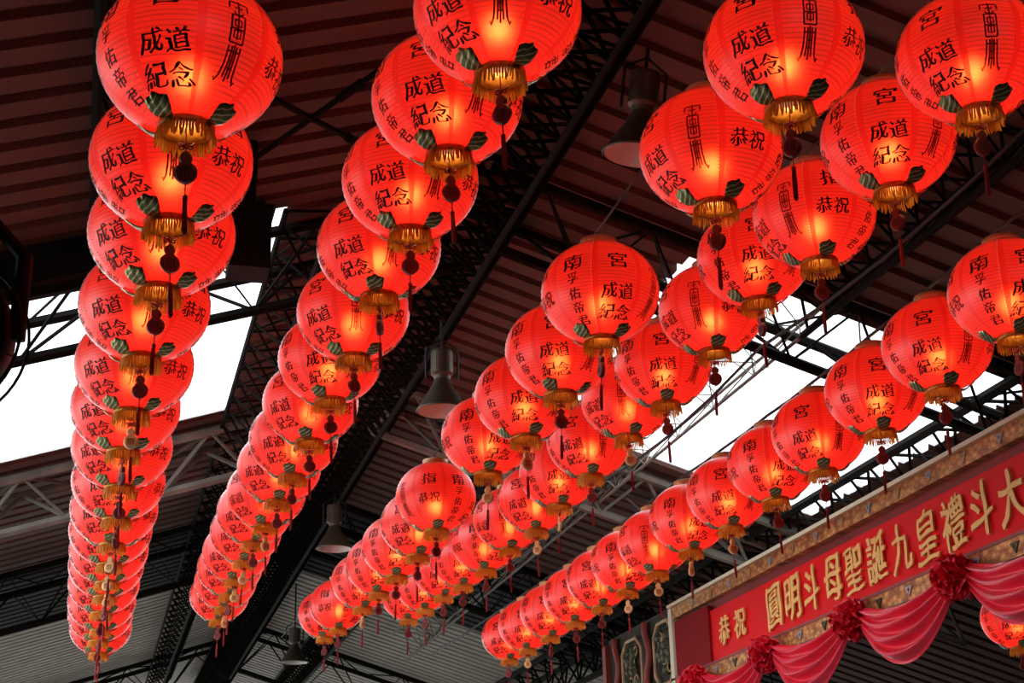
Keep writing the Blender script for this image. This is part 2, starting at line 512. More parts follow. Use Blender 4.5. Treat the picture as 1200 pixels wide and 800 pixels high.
# ------------------------------------------------------------------ lettering (glyph outlines of the built-in font)
def glyph(ch, bold=0.0, rise=0.10, extrude=0.0, seed=0, brush=0.011):
    """returns vertices (em square centred on 0) and faces of one written character"""
    cu = bpy.data.curves.new('glyph', 'FONT')
    cu.body = ch
    cu.size = 1.0
    cu.resolution_u = 3
    cu.offset = bold
    cu.extrude = extrude
    ob = bpy.data.objects.new('glyph', cu)
    COL.objects.link(ob)
    dg = bpy.context.evaluated_depsgraph_get()
    dg.update()
    me = bpy.data.meshes.new_from_object(ob.evaluated_get(dg))
    bpy.data.objects.remove(ob)
    bpy.data.curves.remove(cu)
    bm = bmesh.new()
    bm.from_mesh(me)
    bpy.data.meshes.remove(me)
    for _ in range(4):
        long = [e for e in bm.edges if e.calc_length() > (0.075 if extrude == 0 else 0.12)]
        if not long: break
        bmesh.ops.subdivide_edges(bm, edges=long, cuts=1)
    bmesh.ops.triangulate(bm, faces=bm.faces[:])
    xs = [v.co.x for v in bm.verts]; ys = [v.co.y for v in bm.verts]
    cx, cy = (min(xs) + max(xs)) / 2, (min(ys) + max(ys)) / 2
    s = 1.0 / max(max(xs) - min(xs), max(ys) - min(ys))
    r = random.Random(ord(ch) + seed)
    ph = [r.uniform(0, 6.28) for _ in range(4)]
    bm.verts.index_update()
    # brush pressure: push the outline out on upright strokes, less on level ones
    bm.normal_update()
    push = {}
    for e in bm.edges:
        fl = [f for f in e.link_faces if abs(f.normal.z) > .5]
        if len(e.link_faces) == 1 or (len(e.link_faces) == 2 and len(fl) == 1):
            f = fl[0] if fl else e.link_faces[0]
            d = (e.verts[1].co - e.verts[0].co); d.z = 0
            if d.length < 1e-6: continue
            nrm = Vector((d.y, -d.x, 0)).normalized()
            mid = (e.verts[0].co + e.verts[1].co) / 2
            if nrm.dot(f.calc_center_median() - mid) > 0: nrm = -nrm
            for v in e.verts:
                push.setdefault(v.index, []).append(nrm)
    vs = []
    bm.verts.index_update()
    for v in bm.verts:
        c = v.co.copy()
        if v.index in push:
            nn = sum(push[v.index], Vector((0, 0, 0))) / len(push[v.index])
            wgt = brush * (0.6 + 1.5 * abs(nn.x) - 0.7 * abs(nn.y) + 0.6 * math.sin(13 * c.x + 2 * ph[1]) * math.sin(11 * c.y + ph[0]))
            c += nn * wgt
        x, y = (c.x - cx) * s, (c.y - cy) * s
        # brush hand: strokes rise to the right and wobble
        x2 = x + 0.022 * math.sin(9 * y + ph[0]) + 0.014 * math.sin(21 * x + ph[1])
        y2 = y + rise * x + 0.020 * math.sin(8 * x + ph[2]) + 0.014 * math.sin(19 * y + ph[3])
        vs.append((x2, y2, v.co.z * s))
    fs = [tuple(v.index for v in f.verts) for f in bm.faces]
    bm.free()
    return vs, fs


# ------------------------------------------------------------------ lantern meshes (built once, shared)
LR, LH, RB = 0.30, 0.262, 0.084      # radius, half height of the full ellipsoid, opening radius
LATM = math.acos(RB / LR)
NLAT, NLON = 52, 64


def lantern_r(z):
    return LR * math.sqrt(max(0.0, 1 - (z / LH) ** 2))


def shade_mesh():
    vs = []; fs = []; mi = []
    for i in range(NLAT + 1):
        la = -LATM + 2 * LATM * i / NLAT
        k = 0.0016 if i % 2 else -0.0014
        for j in range(NLON):
            a = 2 * PI * (j - .5) / NLON
            rr = (LR + k) * math.cos(la)
            vs.append((rr * math.cos(a), rr * math.sin(a), (LH + k) * math.sin(la)))
    for i in range(NLAT):
        for j in range(NLON):
            j2 = (j + 1) % NLON
            fs.append((i * NLON + j, i * NLON + j2, (i + 1) * NLON + j2, (i + 1) * NLON + j))
            mi.append(1 if j % 8 == 0 else 0)      # the seam strips between the eight gores
    return mesh_from('paper_shade', vs, fs, [MAT['paper'], MAT['band']], True, mi)


def on_shade(phi0, u, v, off=0.003):
    """wrap (u right, v up along the meridian, metres) around the shade at panel angle phi0"""
    la = v / 0.285
    la = max(-LATM, min(LATM, la))
    r = (LR + off) * math.cos(la)
    a = phi0 + u / max(r, 0.10)
    return (r * math.cos(a), r * math.sin(a), (LH + off) * math.sin(la))


def panel(k):
    return 2 * PI * (k + .5) / 8


def vz(zr):            # relative height z/h -> meridian coordinate v
    return 0.285 * math.asin(zr)


GL = {c: glyph(c) for c in '指南宮孚佑帝君成道紀念恭祝'}


def lettering_mesh(which):
    """the writing of one panel, built on panel 0 and turned into place"""
    mb = MB()
    def write(ch, u, v, w, h=None):
        h = h or w
        gv, gf = GL[ch]
        mb.add([on_shade(panel(0), u + x * w, v + y * h) for x, y, z in gv], gf)
    if which >= 3:
        write('指南宮'[which - 3], 0, vz(.25), .105, .10)
    elif which == 0:
        write('恭', -.042, vz(-.30), .077, .084); write('祝', .042, vz(-.30), .077, .084)
    elif which == 1:
        for ch, zz in zip('孚佑帝君', (-.08, -.37, -.60, -.79)):
            write(ch, 0.0, vz(zz), .060, .062)
    else:
        write('成', -.042, vz(-.36), .077, .084); write('道', .042, vz(-.36), .077, .084)
        write('紀', -.041, vz(-.69), .077, .084); write('念', .041, vz(-.69), .077, .084)
    return mb.mesh('lettering', MAT['ink'])


def seal_mesh():
    """long decorative seal character drawn with thin brush lines"""
    mb = MB()
    st = []      # polylines in units of (half width 1, height 0..1 from the bottom)
    st += [[(-.9, .97), (.9, .97)], [(-.45, .90), (.45, .90)], [(0, 1.0), (0, .80)], [(-.95, .97), (-1, .88)], [(.95, .97), (1, .88)]]
    st += [[(-.55, .84), (0, .79), (.55, .84)], [(-.7, .80), (-.7, .46)], [(.7, .80), (.7, .46)], [(-.7, .80), (.7, .80)], [(-.7, .46), (.7, .46)]]
    st += [[(-.35, .74), (.35, .74), (.35, .66), (-.35, .66), (-.35, .74)], [(-.35, .61), (.35, .61), (.35, .52), (-.35, .52), (-.35, .61)], [(0, .78), (0, .50)], [(-.7, .63), (.7, .63)]]
    st += [[(-.62, .42), (-.62, .22), (-.72, .08), (-1.0, .0), (-1.1, .05)], [(.62, .42), (.62, .22), (.72, .08), (1.0, .0), (1.1, .05)]]
    st += [[(-.25, .42), (-.25, .2), (-.32, .06)], [(.25, .42), (.25, .2), (.32, .06)], [(0, .44), (0, .02)], [(-.62, .36), (.62, .36)], [(-.2, .26), (.2, .26)], [(-.2, .17), (.2, .17)]]
    for k in (0,):
        for pl in st:
            pts = []
            for (a, b) in zip(pl[:-1], pl[1:]):
                m = max(1, int(math.hypot((b[0] - a[0]) * .04, (b[1] - a[1]) * .25) / .02))
                for i in range(m):
                    pts.append((a[0] + (b[0] - a[0]) * i / m, a[1] + (b[1] - a[1]) * i / m))
            pts.append(pl[-1])
            P = [(x * .033, vz(-.70) + y * (vz(.27) - vz(-.70))) for x, y in pts]
            vs = []; fs = []
            for i, (x, y) in enumerate(P):
                x1, y1 = P[min(i + 1, len(P) - 1)]; x0, y0 = P[max(i - 1, 0)]
                d = math.hypot(x1 - x0, y1 - y0) or 1
                nx, ny = -(y1 - y0) / d * .0033, (x1 - x0) / d * .0033
                vs.append(on_shade(panel(k), x + nx, y + ny)); vs.append(on_shade(panel(k), x - nx, y - ny))
            for i in range(len(P) - 1):
                fs.append((2 * i, 2 * i + 1, 2 * i + 3, 2 * i + 2))
            mb.add(vs, fs)
    return mb.mesh('seal_emblem', MAT['seal_ink'])


def thread_mesh():
    """dotted gold thread beside alternate seams"""
    mb = MB()
    a = -0.065
    n = 46
    for i in range(n):
        la = -LATM * .93 + LATM * 1.86 * (i + .5) / n
        c = Vector(((LR + .004) * math.cos(la) * math.cos(a), (LR + .004) * math.cos(la) * math.sin(a), (LH + .004) * math.sin(la)))
        q = 0.0021
        mb.add([c + Vector(d) * q for d in ((1, 0, 0), (-1, 0, 0), (0, 1, 0), (0, -1, 0), (0, 0, 1.8), (0, 0, -1.8))],
               [(0, 2, 4), (2, 1, 4), (1, 3, 4), (3, 0, 4), (2, 0, 5), (1, 2, 5), (3, 1, 5), (0, 3, 5)])
    return mb.mesh('gold_thread', MAT['gold_thread'])


ZB = -LH * math.sin(LATM)


def leaf_mesh():
    """bell-shaped foil leaf, lying along +x, narrow at the ring"""
    vs = []; fs = []
    nu, nv = 9, 9
    for i in range(nu):
        s = i / (nu - 1)
        w = 0.007 + 0.036 * (1 - (1 - s) ** 1.7)
        for j in range(nv):
            t = -1 + 2 * j / (nv - 1)
            x = 0.080 + 0.098 * s - 0.022 * s * abs(t) ** 2.5 + s ** 4 * 0.006 * math.cos(t * 7)
            z = ZB - 0.004 + 0.030 * s * s - 0.010 * math.sin(s * PI) + 0.012 * (1 - abs(t)) * s + 0.003 * math.sin(t * 8) * s
            vs.append((x, t * w, z))
    for i in range(nu - 1):
        for j in range(nv - 1):
            fs.append((i * nv + j, (i + 1) * nv + j, (i + 1) * nv + j + 1, i * nv + j + 1))
    n = len(vs)
    vs += [(x, y, z + .0022) for x, y, z in vs]
    fs += [tuple(n + i for i in reversed(f)) for f in fs]
    rim = [j for j in range(nv)] + [i * nv + nv - 1 for i in range(1, nu)] + [(nu - 1) * nv + j for j in range(nv - 2, -1, -1)] + [i * nv for i in range(nu - 2, 0, -1)]
    for a, b in zip(rim, rim[1:] + rim[:1]):
        fs.append((a, b, b + n, a + n))
    return mesh_from('leaf', vs, fs, MAT['leaf'], True)


def ring_mesh():
    m = MB()
    m.lathe([(RB + .002, ZB + .006), (RB + .007, ZB), (RB + .006, ZB - .018), (RB + .001, ZB - .022), (RB - .003, ZB - .018), (RB - .012, ZB + .045), (RB - .010, ZB + .047), (RB - .002, ZB + .006), (RB + .002, ZB + .006)], 36)
    return m.mesh('bottom_ring', MAT['gold_band'], True)


def top_ring_mesh():
    m = MB()
    m.lathe([(RB + .002, -ZB - .006), (RB + .010, -ZB), (RB + .012, -ZB + .034), (RB + .004, -ZB + .038), (RB - .006, -ZB + .03), (RB - .006, -ZB - .002), (RB + .002, -ZB - .006)], 36)
    m.tube([(-RB, 0, -ZB + .01), (RB, 0, -ZB + .01)], .004, 6)
    return m.mesh('top_ring', MAT['gold_rim'], True)


def fringe_mesh():
    r = random.Random(3)
    m = MB()
    n = 58
    for i in range(n):
        a = 2 * PI * i / n
        L = r.uniform(.040, .060)
        q = RB + .004
        b = a + r.uniform(-.06, .06)
        z0 = ZB - .016
        sp = r.uniform(0.0, .010)
        p = [(q * math.cos(a), q * math.sin(a), z0), ((q + sp * .7) * math.cos(a), (q + sp * .7) * math.sin(a), z0 - L * .5), ((q + sp) * math.cos(b), (q + sp) * math.sin(b), z0 - L)]
        m.tube(p, [.0038, .0042, .0030], 4)
    return m.mesh('fringe', MAT['gold_fringe'])


def cord_mesh():
    m = MB()
    m.tube([(0, 0, .25), (0, 0, -.050), (0, 0, -.245)], .0024, 5)          # from inside the lantern down to the knot
    return m.mesh('pendant_cord', MAT['red_cord'])


def knot_mesh():
    """butterfly knot: four loops round a small square"""
    m = MB()
    for sx, sz, w, h in ((-1, 1, .026, .011), (1, 1, .026, .011), (-1, -1, .021, .010), (1, -1, .021, .010)):
        pts = []
        for i in range(11):
            t = i / 10 * 2 * PI
            pts.append((sx * w * (1 - math.cos(t)) / 2, .004 * math.sin(t), -.068 + sz * (h * .7 * (1 - math.cos(t)) / 2 + h * math.sin(t) * .55)))
        m.tube(pts, .0030, 5, caps=False)
    m.box((-.008, -.005, -.076), (.008, .005, -.060))
    return m.mesh('knot', MAT['red_cord'])


def gourd_mesh(mat):
    """flat gourd-shaped plaque, facing +y / -y"""
    prof = []
    c1, r1, c2, r2 = -.112, .0215, -.163, .0380
    n = 18
    left = []
    for i in range(n + 1):
        z = -.090 - (.201 - .090) * i / n
        w1 = math.sqrt(max(0, r1 * r1 - (z - c1) ** 2)); w2 = math.sqrt(max(0, r2 * r2 - (z - c2) ** 2))
        w = max(w1, w2)
        if -.135 < z < -.122: w = max(w, .013)
        left.append((max(w, .003), z))
    vs = []; fs = []
    T = .011
    for (w, z) in left:
        for x, y in ((-w, -T * .3), (-w * .75, -T), (w * .75, -T), (w, -T * .3), (w, T * .3), (w * .75, T), (-w * .75, T), (-w, T * .3)):
            vs.append((x, y, z))
    for i in range(n):
        for k in range(8):
            fs.append((i * 8 + k, (i + 1) * 8 + k, (i + 1) * 8 + (k + 1) % 8, i * 8 + (k + 1) % 8))
    fs.append(tuple(range(8))); fs.append(tuple(n * 8 + k for k in range(7, -1, -1)))
    return mesh_from('gourd_charm', vs, fs, mat, False)


def charm_mark_mesh(mat):
    m = MB()
    for s in (-1, 1):
        y0, y1 = (.0108, .0125) if s > 0 else (-.0125, -.0108)
        for x in (-.012, 0, .012):
            m.box((x - .0028, y0, -.180), (x + .0028, y1, -.150))
        m.box((-.017, y0, -.152), (.017, y1, -.147))
    return m.mesh('charm_mark', mat)


def tassel_mesh():
    r = random.Random(5)
    m = MB()
    m.lathe([(.001, -.240), (.008, -.244), (.009, -.254), (.006, -.262)], 10)
    for i in range(16):
        a = 2 * PI * i / 16; q = .0055 if i % 2 else .003
        L = r.uniform(.095, .12)
        m.tube([(q * math.cos(a), q * math.sin(a), -.258), (q * 1.3 * math.cos(a), q * 1.3 * math.sin(a), -.258 - L * .5), (q * 1.25 * math.cos(a), q * 1.25 * math.sin(a), -.258 - L)], .0021, 4)
    return m.mesh('tassel', MAT['red_cord'])


def bulb_mesh():
    m = MB()
    m.lathe([(.001, .034), (.018, .028), (.030, .010), (.033, -.008), (.026, -.026), (.012, -.035), (.001, -.037)], 8)
    return m.mesh('light_bulb', MAT['bulb'], True)


def socket_mesh():
    m = MB()
    m.lathe([(.001, .095), (.016, .095), (.018, .05), (.015, .036), (.001, .034)], 10)
    m.tube([(0, 0, .09), (0, 0, -ZB + .012)], .004, 6)
    return m.mesh('lamp_holder', MAT['wire'])


def hanger_mesh():
    m = MB()
    pts = [(0, 0, -ZB + .012), (0, 0, .325), (.006, 0, .338), (0, 0, .352), (-.006, 0, .343)]
    m.tube(pts, .0032, 5)
    return m.mesh('hanging_wire', MAT['wire'])


ME = dict(shade=shade_mesh(), letters=[lettering_mesh(k) for k in range(6)], seal=seal_mesh(), thread=thread_mesh(), leaf=leaf_mesh(), ring=ring_mesh(), top=top_ring_mesh(),
          fringe=fringe_mesh(), cord=cord_mesh(), knot=knot_mesh(), gr=gourd_mesh(MAT['gourd_red']), gg=gourd_mesh(MAT['gourd_gold']),
          mr=charm_mark_mesh(MAT['charm_mark_dark']), mg=charm_mark_mesh(MAT['charm_mark_gold']), tassel=tassel_mesh(), bulb=bulb_mesh(), socket=socket_mesh(), hanger=hanger_mesh())
BULB_Z = -0.045


def lantern(label, pos, turn, gold, group, leaf_turn=45.0):
    """turn: where the panel 成道紀念 points, in degrees right of the camera's direction"""
    al = math.atan2(-pos[1], -pos[0])
    rz = al + math.radians(turn) - panel(2)
    t = thing('paper_lantern', label, 'lantern', pos, (math.radians(rng.uniform(-1.2, 1.2)), math.radians(rng.uniform(-1.2, 1.2)), rz), group)
    sh = put('paper_shade', ME['shade'], t)
    for k in (0, 4):
        for q in range(3):
            put('lettering', ME['letters'][q], sh, rot=(0, 0, (k + q) * PI / 4))
            put('title_character', ME['letters'][q + 3], sh, rot=(0, 0, (k + q) * PI / 4))
        put('seal_emblem', ME['seal'], sh, rot=(0, 0, (k + 3) * PI / 4))
    for k in range(4):
        put('gold_thread', ME['thread'], sh, rot=(0, 0, k * PI / 2))
    put('top_ring', ME['top'], t)
    ri = put('bottom_ring', ME['ring'], t)
    put('fringe', ME['fringe'], ri)
    for k in range(4):
        put('leaf', ME['leaf'], t, rot=(0, 0, al - rz + math.radians(leaf_turn + 90 * k)))
    so = put('lamp_holder', ME['socket'], t, (0, 0, BULB_Z))
    put('light_bulb', ME['bulb'], so)
    put('hanging_wire', ME['hanger'], t)
    co = put('pendant_cord', ME['cord'], t, (0, 0, ZB), (math.radians(rng.uniform(-2.5, 2.5)), math.radians(rng.uniform(-2.5, 2.5)), rng.uniform(0, 2 * PI)))
    yaw = rng.choice((rng.uniform(-.5, .5), rng.uniform(-1.4, 1.4)))
    # the plaque mostly shows its flat side to the court
    co.rotation_euler[2] = al - rz + PI / 2 + yaw
    put('knot', ME['knot'], co)
    g = put('gourd_charm', ME['gg'] if gold else ME['gr'], co)
    put('charm_mark', ME['mg'] if gold else ME['mr'], co)
    put('tassel', ME['tassel'], co)
    return t


ROWS = {
    'A': [(0.182, 4.479, 4.282), (0.165, 5.244, 4.293), (0.165, 5.933, 4.308), (0.131, 6.783, 4.321), (0.114, 7.63, 4.331), (0.093, 8.391, 4.348), (0.096, 9.174, 4.356), (0.096, 9.967, 4.362), (0.086, 10.716, 4.369), (0.077, 11.397, 4.382), (0.078, 12.06, 4.389), (0.07, 12.713, 4.408), (0.065, 13.426, 4.412), (0.061, 14.177, 4.402), (0.059, 14.879, 4.425), (0.074, 15.607, 4.426)],
    'B': [(1.245, 4.523, 4.644), (1.215, 5.2, 4.663), (1.215, 5.936, 4.667), (1.213, 6.686, 4.675), (1.229, 7.53, 4.669), (1.223, 8.307, 4.684), (1.225, 9.127, 4.687), (1.223, 9.929, 4.691), (1.215, 10.666, 4.708), (1.208, 11.399, 4.714), (1.189, 12.08, 4.742), (1.194, 12.794, 4.75), (1.188, 13.543, 4.749), (1.192, 14.242, 4.761), (1.213, 14.919, 4.774), (1.216, 15.632, 4.783)],
    'C': [(2.363, 4.541, 4.646), (2.376, 5.305, 4.615), (2.378, 6.815, 4.587), (2.398, 7.612, 4.566), (2.411, 8.39, 4.554), (2.397, 9.236, 4.571), (2.409, 10.854, 4.588), (2.438, 11.649, 4.583), (2.442, 12.545, 4.611), (2.448, 13.412, 4.643), (2.453, 14.287, 4.682), (2.466, 15.869, 4.766), (2.463, 16.754, 4.833)],
    'D': [(3.303, 4.736, 4.856), (3.3, 5.434, 4.845), (3.298, 6.192, 4.826), (3.253, 6.821, 4.87), (3.282, 7.498, 4.835), (3.295, 8.33, 4.798), (3.3, 9.037, 4.807), (3.31, 9.886, 4.78), (3.321, 10.676, 4.769), (3.341, 11.404, 4.764), (3.33, 12.174, 4.791), (3.333, 13.005, 4.791), (3.313, 13.825, 4.823), (3.309, 14.591, 4.872), (3.29, 15.407, 4.898), (3.285, 16.18, 4.941)],
    'E': [(4.358, 6.23, 4.522), (4.368, 6.961, 4.501), (4.377, 7.693, 4.486), (4.382, 8.475, 4.469), (4.385, 9.208, 4.474), (4.385, 9.98, 4.475), (4.381, 10.76, 4.487), (4.386, 11.535, 4.482), (4.393, 12.275, 4.487), (4.401, 13.025, 4.494), (4.407, 13.818, 4.502), (4.407, 14.651, 4.512), (4.402, 15.485, 4.524), (4.416, 16.261, 4.544)],
}
TURN = {
    'A': [-17, -44, -47, -38, -43, -40, -40, -22, -30, -25, -33, -28, -34, -30, -33, -30],
    'B': [-43, -19, -21, -32, -42, -12, -43, -28, -39, -54, -35, -30, -38, -33, -36, -30],
    'C': [-24, -57, 19, -5, 0, 19, 80, -29, 3, 2, -5, 60, 0],
    'D': [-27, 2, -71, 4, -62, 0, -51, -25, 0, -30, -55, 27, 0, -12, 5, -5],
    'E': [21, -11, 5, -19, 18, -8, 18, -60, 21, -22, -12, -10, -10, -27],
}
LEAF = {   # where one of the four leaves points, degrees right of the camera's direction
    'A': [52, 58, 50, 48, 45, 42, 46, 45, -5, 44, 40, 47, 42, 45, 48, 44],
    'B': [40, 52, 45, -8, 48, -25, -10, -8, 5, -15, 10, 0, -12, 8, -5, 0],
    'C': [50, 35, 48, -22, 25, 5, 5, 12, 0, -8, 10, 5, -10],
    'D': [42, 45, 18, 35, 10, 5, 20, 8, 12, 0, 10, -6, 5, 8, 0, -5],
    'E': [15, 20, 10, 3, 2, 10, 14, -25, 12, 8, 0, 10, -5, 6],
}
GOLD = {'A': {5, 9, 10, 11}, 'B': {10, 12, 13, 15}, 'C': {5, 6, 11}, 'D': {7, 9, 10}, 'E': {6, 7, 8, 9, 13}}
ROWNAME = {'A': 'the leftmost row', 'B': 'the second row from left', 'C': 'the third row from left', 'D': 'the fourth row from left', 'E': 'the row beside the banner'}
ORD = 'first second third fourth fifth sixth seventh eighth ninth tenth eleventh twelfth thirteenth fourteenth fifteenth sixteenth'.split()
GROUP = 'red paper lanterns hung in rows under the roof'
for key in 'ABCDE':
    pts = ROWS[key]
    for i, p in enumerate(pts):
        gold = (i + 1) in GOLD[key]
        if i == 0: where = 'nearest of ' + ROWNAME[key]
        elif i == len(pts) - 1: where = 'farthest of ' + ROWNAME[key]
        else: where = ORD[i] + ' from the near end of ' + ROWNAME[key]
        lantern(f"red lantern, {'gold' if gold else 'dark red'} charm, {where}", p, TURN[key][i], gold, GROUP, LEAF[key][i])
    # the cable the row hangs from
    lab = {'A': 'black cable carrying the leftmost row of lanterns', 'B': 'black cable carrying the second row of lanterns from left', 'C': 'black cable carrying the third row of lanterns from left',
           'D': 'black cable carrying the fourth row of lanterns from left', 'E': 'black cable carrying the rightmost row of lanterns beside the banner'}[key]
    cp = []
    ext = [(pts[0][0], pts[0][1] - 3.0, pts[0][2] + .05)] + [p for p in pts] + [(pts[-1][0], pts[-1][1] + 4, pts[-1][2] + .10)]
    for a, b in zip(ext[:-1], ext[1:]):
        cp.append((a[0], a[1], a[2] + .345)); cp.append(((a[0] + b[0]) / 2, (a[1] + b[1]) / 2, (a[2] + b[2]) / 2 + .338))
    cp.append((ext[-1][0], ext[-1][1], ext[-1][2] + .345))
    tag(MB().tube(cp, .011 if key == 'E' else .006, 6).build('cable', MAT['wire'], smooth=True), lab, 'cable')
# the lantern glimpsed below the swags
lantern('red lantern peeping out under the swag at the lower right corner', (7.66, 11.55, 3.94), -10, False, GROUP, 10)

# ------------------------------------------------------------------ gilded beam and banner
BX = 6.2
zc = lambda z: z + CZ


def beam_part(name, x0, x1, y0, y1, z0, z1, mat, parent=None, kind='structure'):
    o = MB().box((x0, y0, zc(z0)), (x1, y1, zc(z1))).build(name, mat, parent)
    if kind: tag(o, kind=kind)
    return o


YB0, YB1 = 6.4, 15.95
beam_part('wall_hall', BX + .06, BX + .35, YB0, YB1, 2.30, 3.22, MAT['mauve'])
beam_part('trim_1', BX - .02, BX + .10, YB0, YB1 - .1, 3.09, 3.215, MAT['gilt'])
beam_part('trim_2', BX - .06, BX + .40, YB0, YB1 - .05, 3.215, 3.25, MAT['cream'])
beam_part('trim_3', BX - .02, BX + .10, YB0, YB1, 2.29, 2.43, MAT['gilt'])
beam_part('trim_4', BX - .03, BX + .08, YB0, YB1, 2.43, 2.455, MAT['mauve'])
# frame turning down at the left end
beam_part('trim_5', BX - .03, BX + .10, YB1 - .1, YB1, 2.29, 3.215, MAT['cream'])
# small enamel motifs on both gilt trims
ornm = {}
v = [(-.0, -.055, .035), (-.0, .055, .035), (-.0, 0, -.045), (-.0, -.022, .018), (-.0, .022, .018), (-.0, 0, -.014)]
for i in range(19):
    for zz, mat in ((3.152, 'blue_white' if i % 2 else 'tan'), (2.36, 'blue_white' if i % 2 == 0 else 'olive')):
        m = MB()
        y = 6.7 + i * .5
        fr = [(0, y + a[1], zc(zz) + a[2]) for a in v]
        vs = [(BX - .030, b, c) for _, b, c in fr] + [(BX - .018, b, c) for _, b, c in fr]
        m.add(vs, [(0, 1, 4, 3), (1, 2, 5, 4), (2, 0, 3, 5), (0, 6, 7, 1), (1, 7, 8, 2), (2, 8, 6, 0), (9, 10, 7, 6), (10, 11, 8, 7), (11, 9, 6, 8)])
        if y < 15.6:
            o = m.build('ornament', MAT[mat])
            tag(o, ('pale' if mat == 'blue_white' else 'dull') + ' triangular enamel ornament on the ' + ('upper' if zz > 3 else 'lower') + ' gilded trim of the banner beam', 'ornament', 'enamel ornaments of the ' + ('upper' if zz > 3 else 'lower') + ' trim, ' + mat)

bn = thing('banner', 'long red banner with pale gold characters on the gilded beam', 'banner', (BX, 12, zc(2.45)))
m = MB()
ny, nz = 60, 6
vs = []; fs = []
for i in range(ny + 1):
    for j in range(nz + 1):
        y = YB0 - 12 + .1 + (14.85 - YB0 - .1) * i / ny
        z = .012 + .53 * j / nz
        vs.append((.02 + .004 * math.sin(i * .9) * math.sin(j * 1.1), y, z))
for i in range(ny):
    for j in range(nz):
        a = i * (nz + 1) + j
        fs.append((a, a + 1, a + nz + 2, a + nz + 1))
n = len(vs)
vs += [(x + .02, y, z) for x, y, z in vs]
fs += [tuple(n + k for k in reversed(f)) for f in fs]
put('cloth', mesh_from('cloth', vs, fs, MAT['banner'], True), bn)
MB().box((-.01, 2.85, .012), (.045, 3.82, .60)).build('end_panel', simple('deep red boarding', (0.24, 0.006, 0.010), 0.7, 0, 0, 20, 0.1), bn)
chars = list(zip('恭祝圓明斗母聖誕九皇禮斗大', (14.45, 14.05, 13.23, 12.82, 12.42, 11.99, 11.6, 11.19, 10.77, 10.37, 9.97, 9.58, 9.19)))
for ch, y in chars:
    gv, gf = glyph(ch, 0.004, 0.08, 0.02, 0, 0.013)
    h = .29 if ch in '恭祝' else .40
    w = .27 if ch in '恭祝' else .315
    # facing -x: right of the reader is -y
    vs = [(-.004 - z * .35, -x * w, y2 * h) for x, y2, z in gv]
    put('character', mesh_from('character', vs, gf, MAT['letter_gold']), bn, (0, y - 12, .275))

# swags and rosettes
ros_y = [6.55, 8.15, 9.81, 11.47, 13.20, 14.95]
ROS_Z = 2.27


def swag(y0, y1, label):
    t0 = (BX - .10, (y0 + y1) / 2, zc(ROS_Z))
    nu, nv = 56, 40
    vs = []; fs = []
    for i in range(nu + 1):
        u = i / nu
        e = math.sin(PI * u)
        for j in range(nv + 1):
            w = j / nv
            y = (u - .5) * (y1 - y0 - .16)
            e2 = (4 * u * (1 - u))
            ztop = .035 - .10 * e2 * .6 + .05 * math.cos(PI * u) ** 4
            drop = (.10 + .36 * e2 ** .75)
            z = ztop - w * drop
            amp = .020 + .030 * e
            fold = math.sin(w * 2 * PI * 4.2 + 1.5 * math.sin(PI * u)) * amp * (1 - .3 * w) + .02 * math.sin(w * 23 + u * 7) * e
            belly = -.10 * e * math.sin(PI * min(1, w * .75 + .1))
            vs.append((-.02 + belly + fold, y, z))
    for i in range(nu):
        for j in range(nv):
            a = i * (nv + 1) + j
            fs.append((a, a + 1, a + nv + 2, a + nv + 1))
    n = len(vs)
    vs += [(x + .006, y, z) for x, y, z in vs]
    fs += [tuple(n + k for k in reversed(f)) for f in fs]
    rim = [j for j in range(nv + 1)] + [i * (nv + 1) + nv for i in range(1, nu + 1)] + [nu * (nv + 1) + j for j in range(nv - 1, -1, -1)] + [i * (nv + 1) for i in range(nu - 1, 0, -1)]
    fs += [(b, a, a + n, b + n) for a, b in zip(rim, rim[1:] + rim[:1])]
    o = put('swag', mesh_from('swag', vs, fs, MAT['swag'], True), None, t0)
    tag(o, label, 'drapery', 'crimson swags under the banner beam')


SW = ['crimson satin swag hanging at the near end, outside the right edge', 'crimson satin swag at the right edge, right of the largest rosette', 'crimson satin swag between the largest rosette and the second rosette',
      'crimson satin swag between the second and the third rosette', 'crimson satin swag farthest left, reaching the smallest rosette']
for k in range(5):
    swag(ros_y[k], ros_y[k + 1], SW[k])


def rosette(y, label, seed):
    """ball of gathered ribbon: overlapping ruffled petals on a core"""
    r = random.Random(seed)
    m = MB()
    m.lathe([(.001, -.11), (.06, -.09), (.10, -.03), (.105, .03), (.07, .085), (.001, .11)], 16)
    n = 54
    for i in range(n):
        zz = 1 - 2 * (i + .5) / n
        a = i * 2.39996
        d = Vector((math.sqrt(1 - zz * zz) * math.cos(a), math.sqrt(1 - zz * zz) * math.sin(a), zz))
        u = d.orthogonal().normalized(); u.rotate(Matrix.Rotation(r.uniform(0, 6.28), 3, d)); w = d.cross(u)
        R = r.uniform(.135, .17)
        base = d * .075
        vs = []; fs = []
        K, J = 14, 4
        for j in range(J):
            s = j / (J - 1)
            for k in range(K):
                an = 2 * PI * k / K
                ruff = 1 + .30 * s * math.sin(an * 4 + i)
                q = (.012 + .052 * s ** .7) * ruff
                h = (R - .075) * (1 - (1 - s) ** 2) * (1 + .10 * s * math.cos(an * 3 + i * 2))
                vs.append(base + d * h + u * q * math.cos(an) * 1.15 + w * q * math.sin(an) * .62)
        for j in range(J - 1):
            for k in range(K):
                k2 = (k + 1) % K
                fs.append((j * K + k, j * K + k2, (j + 1) * K + k2, (j + 1) * K + k))
        m.add(vs, fs)
    o = m.build('rosette', MAT['rosette'], None, (BX - .15, y, zc(ROS_Z)), smooth=True)
    tag(o, label, 'rosette', 'crimson rosettes under the banner beam')


